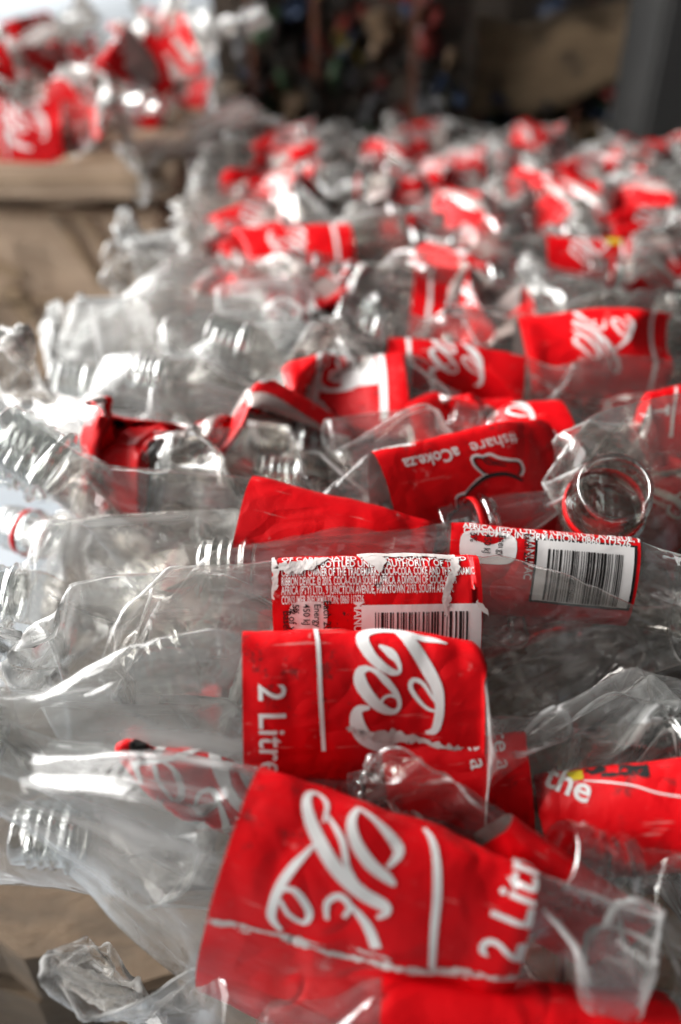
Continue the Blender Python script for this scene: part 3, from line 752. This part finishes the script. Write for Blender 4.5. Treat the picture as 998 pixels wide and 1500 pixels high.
# T label, yellow label, share label
h = H['edge_T']; f, sa = px_map(h, (970, 600), (190, 8), (0, 1))
wt = Print(h[0]); (a_, c_), = f([(958, 592)]); wt.text('T', a_, c_, .016, (0, 1), (1, 0), bold=.03); wt.stroke(f([(1000, 560, 4), (992, 590, 4), (985, 640, 4)])); wt.build('lettering', 'white', h[2])
h = H['yellow']; f, sa = px_map(h, (890, 1150), (330, -12), (.1, 1))
c6 = lambda pts: f(crop(pts, 700, 1050, 3.349))
yl = Print(h[0]); (a0, b0), (a1, b1) = c6([(455, 220), (540, 300)]); yl.rect(a0, b0, a1, b1); yl.build('yellow_patch', 'yellow', h[2])
bk = Print(h[0])
for x0_, x1_, y_ in ((545, 640, 262), (620, 760, 286), (700, 850, 262), (780, 850, 290)): bk.stroke(c6([(x0_, y_, 26), ((x0_ + x1_) / 2, y_ + 8, 34), (x1_, y_, 22)]), jit=.0005, rng=prng)
bk.build('bars', 'black', h[2])
wt = Print(h[0]); (a_, c_), = c6([(330, 262)]); wt.text('the', a_, c_ + .004, .014, (.85, .5), (.5, -.85), bold=.02)
wt.stroke(c6([(540, 306, 6), (640, 318, 8), (760, 340, 8), (880, 378, 8), (1000, 400, 8)])); wt.build('lettering', 'white', h[2])
h = H['share']; f, sa = px_map(h, (720, 1090), (205, -24), (.1, 1))
wt = Print(h[0])
for x_ in (724, 688):
    (a_, c_), = f([(x_, 1070)]); wt.text('share a', a_, c_ - .012, .010, (0, 1), (1, 0), bold=.0)
wt.build('lettering', 'white', h[2])

# white script and bars on the other labels: strokes of the two hand-drawn words above, laid out once in metres
def unit(strokes, ox, oy, k): return [[((x - ox) * k, (y - oy) * k, w * k) for x, y, w in st] for st in strokes]
U_CO = unit(CO, 580, 230, .00020); U_LA = unit(LA, 390, 300, .00019)
def word(B, lab, c0, which, flip=1, bars=True, kk=1.0):
    p = Print(B); a0 = B.lablen * .5
    for st in (U_CO if which == 0 else U_LA): p.stroke([(a0 + flip * x * kk, c0 + flip * y * kk, w * kk) for x, y, w in st])
    if bars:
        x = B.lablen * (.14 if flip > 0 else .86); p.stroke([(x, c0 - .05, .0035), (x + .001, c0, .0035), (x, c0 + .05, .0035)])
    p.build('lettering', 'white', lab)
def c_at(B, th): return float(np.interp(th / (2 * math.pi) * B.nt, np.arange(B.nt + 1), B.arc))
for k_, wch, fl_, ths in (('script_far', 0, 1, 115), ('cone', 1, -1, 120), ('strip', 0, -1, 100), ('twisted', 1, 1, 110), ('hook', 0, 1, 110), ('pleated', 1, 1, 130), ('long', 0, -1, 120),
                          ('dotted', 1, -1, 120), ('folded', 0, 1, 85), ('sliver', 0, 1, 90)):
    word(H[k_][0], H[k_][2], c_at(H[k_][0], R(ths + 30)), wch, fl_, True, .66)
h = H['dotted']; p = Print(h[0]); c_ = c_at(h[0], R(125)); p.rect(.06, c_ - .008, .075, c_ + .008); p.build('yellow_patch', 'yellow', h[2], .0005)
h = H['scrap']; p = Print(h[0]); c_ = c_at(h[0], R(120))
for q_ in range(6): p.stroke([(h[0].lablen * (.15 + .1 * q_), c_ - .02 + .006 * q_, .002), (h[0].lablen * (.22 + .09 * q_), c_ - .008, .004), (h[0].lablen * (.2 + .1 * q_), c_ + .012, .0015)])
p.build('marks', 'black', h[2])
h = H['strip']; p = Print(h[0]); c_ = c_at(h[0], R(100)); p.rect(h[0].lablen * .62, c_ - .02, h[0].lablen * .84, c_ + .03); p.build('white_block', 'white', h[2])
# ------------------------------------------------------------------ the rest of the bale: copies of a few crushed bottles
protos = []; NP = 16
for i in range(NP):
    rng = np.random.default_rng(500 + i)
    B = Bottle(seed=500 + i, scale=rng.uniform(.88, 1.02), slim=rng.uniform(.68, .9), q=rng.uniform(.24, .42), qn=rng.uniform(.35, .6), qb=rng.uniform(.2, .4), twist=rng.normal(0, .22),
               tw_n=rng.normal(0, .25), tw_b=rng.normal(0, .3), dents=18 + int(rng.integers(0, 10)), lab_dents=int(rng.integers(3, 9)), depth=rng.uniform(.012, .020), lab_crumple=.0013, crumple=.0018, kink=.015,
               neck_right=bool(i % 2), nt=64, k=.8)
    root, lab = build_bottle(B, Matrix.Identity(4), 'clear_dull' if i % 3 == 0 else 'clear', 'red', i not in (5, 10), i % 2 == 0, cut=[None, (.15, .33), (.58, .85), None, None][i % 5])
    if lab and i % 3 != 1: word(B, lab, c_at(B, R(rng.uniform(100, 200))), i % 2, 1 if i % 3 else -1, i % 4 == 0, .5)
    protos.append([root, B, False])
rnd = random.Random(77)
def look(i, zone):
    t = 'crushed %s bottle ' % ('dusty' if i % 3 == 0 else 'clear')
    t += ('with %s label' % ('red script' if i % 3 != 1 else 'plain red')) if i not in (5, 10) else 'without label'
    return t + (', red neck ring, ' if i % 2 == 0 else ' ') + zone
def place(i, pos, yaw, tilt, roll, zone):
    p = protos[i]
    o = p[0] if not p[2] else copy_tree(p[0]); p[2] = True
    B = p[1]
    cr, sr = math.cos(roll), math.sin(roll)
    W = B.G.reshape(-1, 3); hz = W[:, 1] * sr + W[:, 2] * cr; t = W[int(np.argmax(hz))]     # its highest point comes to pos
    c = Vector((B.G[..., 0].mean(), float(t[1]), float(t[2])))
    o.matrix_world = Matrix.Translation(pos) @ Matrix.Rotation(yaw, 4, 'Z') @ Matrix.Rotation(tilt, 4, 'Y') @ Matrix.Rotation(roll, 4, 'X') @ Matrix.Translation(-c)
    tag(o, look(i, zone), 'bottle', look(i, zone)[8:])
    return o
LEFT = lambda Y: -.185 - .055 * min(1, max(0, Y - .2) / .5)
def is_lab(i): return i not in (5, 10)
# upper layer beyond the ones above
Y = .78
while Y < 1.62:
    x = LEFT(Y) + .145 + rnd.uniform(-.012, .014)
    while x < .62:
        i = rnd.choice([q for q in range(NP) if q not in (5, 10)] + [0, 3, 4, 8, 9, 13, 14, 15] * 2)
        z = rnd.uniform(-.012, .008) - (.01 if Y > 1.4 else 0)
        if x < 0 and i % 2 == 0 and x < LEFT(Y) + .2: i = (i + 1) % NP
        place(i, (x, Y + rnd.uniform(-.02, .02), z), rnd.gauss(0, .07), rnd.gauss(0, .028), R(rnd.gauss(-60, 9)),
              'in the far rows')
        x += rnd.uniform(.19, .27)
    Y += .038
# rows that fill in between the ones above
Y = .43
while Y < .80:
    x = LEFT(Y) + .15 + rnd.uniform(-.01, .012)
    while x < .50:
        i = rnd.choice((5, 10, 5, rnd.randrange(NP)))
        if x < LEFT(Y) + .2: i = 5
        place(i, (x, Y + rnd.uniform(-.02, .02), -.024 + rnd.uniform(-.008, .008)), rnd.gauss(0, .08), rnd.gauss(0, .03), R(rnd.gauss(-60, 9)),
              'in the middle rows')
        x += rnd.uniform(.22, .29)
    Y += .055
# lower layer, seen through and between the upper one
Y = .20
while Y < 1.0:
    x = LEFT(Y) + .13 + rnd.uniform(-.03, .02) + (.30 if Y < .27 else .18 if Y < .36 else 0)
    while x < (.30 if Y < .5 else .55):
        i = rnd.choice((5, 10)) if (x > .06 and Y < .45) else rnd.randrange(NP)
        place(i, (x, Y + rnd.uniform(-.02, .02), -.075 + rnd.uniform(-.015, .015)), rnd.gauss(0, .15), rnd.gauss(0, .06), R(rnd.gauss(-60, 14)),
              'pressed below the upper rows')
        x += rnd.uniform(.24, .31)
    Y += .062
# side of the bale, further down
Y = .50
while Y < 1.5:
    for z in (-.12, -.20, -.28):
        i = rnd.choice((5, 10, 0, 3, 7))
        place(i, (LEFT(Y) + .14 + rnd.uniform(-.02, .02), Y + rnd.uniform(-.02, .02), z + rnd.uniform(-.02, .02)), rnd.gauss(0, .2), rnd.gauss(0, .1), R(rnd.gauss(0, 14)),
              'low in the bale side')
    Y += .10
# ------------------------------------------------------------------ cardboard under and beside the bale
def slab(name, poly, z0, z1, mat, txt, seed, wob=.004, n=60, cat='cardboard'):
    """a thick sheet with an uneven rim"""
    rng = np.random.default_rng(seed); P = np.array(poly, float); m = len(P)
    t = np.linspace(0, m, n, endpoint=False); i = t.astype(int); f = (t - i)[:, None]
    Q = P[i % m] * (1 - f) + P[(i + 1) % m] * f + rng.normal(0, wob, (n, 2))
    rows = []
    c = Q.mean(0)
    for z, ins, zz in ((z0, .004, 0), (z0, 0, .002), (z1, 0, -.002), (z1, .006, 0), (z1, .06, 0)):
        Qi = Q + (c - Q) / np.linalg.norm(c - Q, axis=1, keepdims=True) * ins
        rows.append(np.column_stack([Qi, np.full(n, z + zz) + rng.normal(0, .0012, n)]))
    V = np.vstack(rows + [[[*c, z1]], [[*c, z0]]]); k = len(rows)
    F = [tuple(q) for q in grid_faces(k, n, True)] + [((k - 1) * n + j, (k - 1) * n + (j + 1) % n, k * n) for j in range(n)] + [((j + 1) % n, j, k * n + 1) for j in range(n)]
    o = mesh_obj(name, V, F, M[mat], smooth=False)
    return tag(o, txt, cat)
def P2(x, y, z): p = at_z(x, y, z); return (p[0], p[1])
slab('cardboard_slab', [P2(-120, 1410, -.36), P2(560, 1585, -.36), (.7, .08), (.7, 1.55), (-.30, 1.55), (-.33, .4)], -.45, -.365, 'card_shaded', 'thick brown cardboard bundle at the bottom under the bale', 3)
slab('cardboard_slab', [P2(-160, 1330, -.30), P2(600, 1560, -.30), (.7, .10), (.7, 1.5), (-.26, 1.5), (-.30, .4)], -.361, -.30, 'card_shaded', 'worn brown cardboard sheet folded directly under the bottles', 5, wob=.006)

def box_panel(name, px0, py0, px1, py1, Y, depth, mat, txt, marks=()):
    A = at_y(px0, py0, Y); D = at_y(px1, py1, Y)
    x0, x1, z1, z0 = A[0], D[0], A[2], D[2]
    bm = bmesh.new(); bmesh.ops.create_cube(bm, size=1)
    for v in bm.verts: v.co = Vector(((x0 + x1) / 2 + v.co.x * (x1 - x0), Y + depth / 2 + v.co.y * depth, (z0 + z1) / 2 + v.co.z * (z1 - z0)))
    bmesh.ops.bevel(bm, geom=bm.edges[:], offset=.012, segments=2, affect='EDGES')
    bmesh.ops.subdivide_edges(bm, edges=[e for e in bm.edges if e.calc_length() > .1], cuts=6, use_grid_fill=True)
    r = random.Random(int(abs(px0 * 7 + py0)))
    for v in bm.verts: v.co += Vector((r.gauss(0, .003), r.gauss(0, .003), r.gauss(0, .003)))
    me = bpy.data.meshes.new('panel'); bm.to_mesh(me); bm.free(); me.materials.append(M[mat])
    root = empty(name, Matrix.Translation(((x0 + x1) / 2, Y, z0)))
    o = bpy.data.objects.new('carton', me); COL.objects.link(o); o.parent = root; o.matrix_parent_inverse = root.matrix_world.inverted()
    for mk in marks:
        a, b, w, mm = mk
        P = at_y(*a, Y - .010); Q = at_y(*b, Y - .010); d = (Q - P) / np.linalg.norm(Q - P); n = np.array([-d[2], 0, d[0]]) * w * .5
        V = [P + n, P - n, Q - n, Q + n]; V += [v + np.array([0, .004, 0]) for v in V]
        k = mesh_obj('printed_line' if mm == 'black' else 'flap_edge', V, [(0, 1, 2, 3), (4, 7, 6, 5), (0, 4, 5, 1), (2, 6, 7, 3), (1, 5, 6, 2), (3, 7, 4, 0)], M[mm], root, smooth=False)
        k.matrix_parent_inverse = root.matrix_world.inverted()
    return tag(root, txt, 'box')
YB = 1.30
box_panel('cardboard_box', -180, 228, 272, 300, YB - .03, .95, 'card', 'flat brown cardboard bundle lying on the large carton', [((-60, 268), (230, 262), .004, 'card_dark')])
box_panel('cardboard_box', -180, 309, 270, 560, YB, .9, 'card', 'large brown carton with slanting dark printed lines', [((78, 312), (150, 420), .010, 'card_dark'), ((112, 312), (185, 400), .008, 'card_dark'),
     ((8, 420), (48, 470), .03, 'card_dark'), ((-20, 386), (30, 405), .016, 'card_dark'), ((-40, 446), (100, 440), .006, 'card_dark')])
box_panel('cardboard_box', -150, 562, 255, 690, YB + .04, .8, 'card', 'brown carton at floor level below the large printed carton')

# ------------------------------------------------------------------ second bale, on the cardboard
r2 = random.Random(11)
top_z = float(at_y(0, 232, YB - .03)[2])
for ly in range(3):
    Yb = 1.345
    while Yb < 2.1:
        x = -1.35
        while x < -.25 - .02 * ly:
            i = r2.randrange(NP)
            if ly == 2 and (x < -.62 or Yb > 1.7): x += .26; continue
            place(i, (x + r2.uniform(-.05, .05), Yb + r2.uniform(-.03, .03), top_z + .075 + .05 * ly + r2.uniform(-.015, .015)), r2.gauss(0, .5), r2.gauss(0, .25), R(r2.gauss(-15, 25)),
              'in the bale on the cardboard')
            x += r2.uniform(.19, .26)
        Yb += .17
zz = float(at_y(40, 152, 1.36)[2])
B = Bottle(seed=301, scale=1.0, q=.5, slim=.75, dents=14, lab_dents=2, nt=72)
A_, C_ = at_y(-14, 146, 1.30), at_y(92, 152, 1.30)
mt = Matrix.Translation(Vector((A_ + C_) / 2) - Vector((B.LP[..., 0].mean(), 0, .05))) @ Matrix.Rotation(R(-4), 4, 'X')
root, lab = build_bottle(B, mt, 'clear', 'red', True, False)
word(B, lab, c_at(B, R(150)), 0, 1)
tag(root, 'bottle with a large bright red script label standing at the edge of the cardboard', 'bottle')

# ------------------------------------------------------------------ bales of pressed cans behind
def can_mesh(seed):
    rng = np.random.default_rng(seed); nr, nt = 9, 16
    x = np.array([-.06, -.06, -.055, -.03, 0, .03, .052, .06, .06]); r = np.array([.001, .024, .031, .033, .033, .033, .031, .026, .001])
    th = np.linspace(0, 2 * math.pi, nt, endpoint=False)
    q = rng.uniform(.3, .6)
    G = np.stack([np.repeat(x[:, None], nt, 1), np.cos(th)[None] * r[:, None] * q, np.sin(th)[None] * r[:, None] * math.sqrt(2 - q * q)], -1)
    for _ in range(5):
        n = rng.normal(0, 1, 3); n /= np.linalg.norm(n); d = G @ n - rng.uniform(.008, .02); G = G - 1.7 * np.clip(d, 0, None)[..., None] * n
    return mesh_obj('crushed_can', G.reshape(-1, 3), grid_faces(nr, nt, True), M['can_red'], link=False).data
CANS = [can_mesh(i) for i in range(6)]
CM = ['can_red', 'can_silver', 'can_dark', 'can_green', 'can_yellow', 'can_blue', 'can_brown', 'can_dark', 'can_dark', 'can_brown']
CN = {'can_red': 'red', 'can_silver': 'silver', 'can_dark': 'blackened', 'can_green': 'green', 'can_yellow': 'yellow', 'can_blue': 'dark blue', 'can_brown': 'brown'}
def can_bale(x0, x1, z0, z1, Y, straps, n, txt, where, seed):
    r = random.Random(seed)
    root = empty('can_bale', Matrix.Translation(((x0 + x1) / 2, Y + .3, z0)))
    cx_, hw = (x0 + x1) / 2, (x1 - x0) / 2
    rng = np.random.default_rng(seed); nx, nz = 14, 12
    V = []; F = []
    bm = bmesh.new(); bmesh.ops.create_cube(bm, size=1)
    bmesh.ops.subdivide_edges(bm, edges=bm.edges[:], cuts=7, use_grid_fill=True)
    for v in bm.verts: v.co = Vector((v.co.x * (x1 - x0), v.co.y * .6, v.co.z * (z1 - z0) + (z1 - z0) / 2)) + Vector((r.gauss(0, .012), r.gauss(0, .012), r.gauss(0, .012)))
    me = bpy.data.meshes.new('pressed_core'); bm.to_mesh(me); bm.free(); me.materials.append(M['soot'])
    o = bpy.data.objects.new('pressed_core', me); COL.objects.link(o); o.parent = root
    for sx in straps:
        w = .007; yv = -.3 - .055
        V = [(sx - cx_ - w, yv, 0), (sx - cx_ + w, yv, 0), (sx - cx_ + w, yv, z1 - z0), (sx - cx_ - w, yv, z1 - z0)]; V += [(a, b + .003, c) for a, b, c in V]
        mesh_obj('strap', V, [(0, 1, 2, 3), (4, 7, 6, 5), (0, 4, 5, 1), (1, 5, 6, 2), (2, 6, 7, 3), (3, 7, 4, 0)], M['strap'], root, smooth=False)
    tag(root, txt, 'bale')
    for _ in range(n):
        c = bpy.data.objects.new('crushed_can', r.choice(CANS)); COL.objects.link(c)
        mm = r.choice(CM); c.material_slots[0].link = 'OBJECT'; c.material_slots[0].material = M[mm]
        c.location = (r.uniform(x0 + .03, x1 - .03), Y - .015 + r.uniform(-.02, .02), r.uniform(max(z0, -.30) + .03, z1 - .03))
        c.rotation_euler = (r.uniform(0, 6.28), r.uniform(0, 6.28), r.uniform(0, 6.28))
        tag(c, 'crushed %s drinks can in the %s' % (CN[mm], where), 'can', '%s cans in the %s' % (CN[mm], where))
YC = 2.15
def xa(px, py, Y=YC): return float(at_y(px, py, Y)[0])
can_bale(xa(318, 90), xa(690, 90), FLOOR_Z, .52, YC, [xa(372, 80), xa(462, 80), xa(603, 80)], 190, 'tall dark bale of pressed drinks cans behind the bottle bale', 'tall dark bale', 5)
can_bale(xa(668, 90), xa(980, 90), FLOOR_Z, float(at_y(0, 88, YC + .15)[2]), YC + .15, [xa(700, 150, YC + .15), xa(772, 150, YC + .15), xa(836, 150, YC + .15), xa(916, 150, YC + .15)], 100,
         'lower bale of pressed cans with rusty straps, beside the grey pillar', 'lower strapped bale', 6)
can_bale(xa(600, 30, 3.1), xa(1150, 30, 3.1), FLOOR_Z, .7, 3.1, [xa(690, 30, 3.1), xa(860, 30, 3.1)], 40, 'dark bale stacked farthest back behind the lower strapped bale', 'farthest bale', 7)
# cardboard sheet thrown over the lower bale
nx, ny = 22, 14; rng = np.random.default_rng(9); V = []
nz_ = value_noise(rng, (nx, ny), (5, 4))
z_t = float(at_y(0, 88, YC + .15)[2])
for i in range(nx):
    for j in range(ny):
        u, v = i / (nx - 1), j / (ny - 1)
        x = xa(690, 90) + (xa(972, 90) - xa(690, 90)) * u
        drop = max(0, .35 - v) / .35
        V.append((x, YC + .10 - .02 * drop + .55 * max(0, v - .35), z_t + .03 - .17 * drop * (1.15 - .8 * u) + .05 * nz_[i, j] + .07 * u * max(0, v - .2)))
k = len(V); V2 = V + [(a, b + .006, c - .006) for a, b, c in V]
F = [tuple(q) for q in grid_faces(nx, ny, False)]; F += [tuple(i + k for i in q[::-1]) for q in F]
rim = [(i * ny) for i in range(nx)] + [(nx - 1) * ny + j for j in range(1, ny)] + [i * ny + ny - 1 for i in range(nx - 2, -1, -1)] + [j for j in range(ny - 2, 0, -1)]
F += [(rim[i], rim[(i + 1) % len(rim)], rim[(i + 1) % len(rim)] + k, rim[i] + k) for i in range(len(rim))]
tag(mesh_obj('cardboard_sheet', V2, F, M['card_dark']), 'rumpled brown cardboard sheet thrown over the lower strapped bale', 'cardboard')

# pillar
Yp = 1.80
xp = float(at_y(938, 200, Yp)[0])
bm = bmesh.new(); bmesh.ops.create_cube(bm, size=1)
for v in bm.verts: v.co = Vector((xp + .12 + v.co.x * .24, Yp + .12 + v.co.y * .24, FLOOR_Z + 1.6 + v.co.z * 3.2))
bmesh.ops.bevel(bm, geom=bm.edges[:], offset=.012, segments=3, affect='EDGES')
me = bpy.data.meshes.new('pillar'); bm.to_mesh(me); bm.free(); me.materials.append(M['pillar'])
o = bpy.data.objects.new('pillar', me); COL.objects.link(o); tag(o, 'dark grey square pillar beside the can bales', 'pillar')
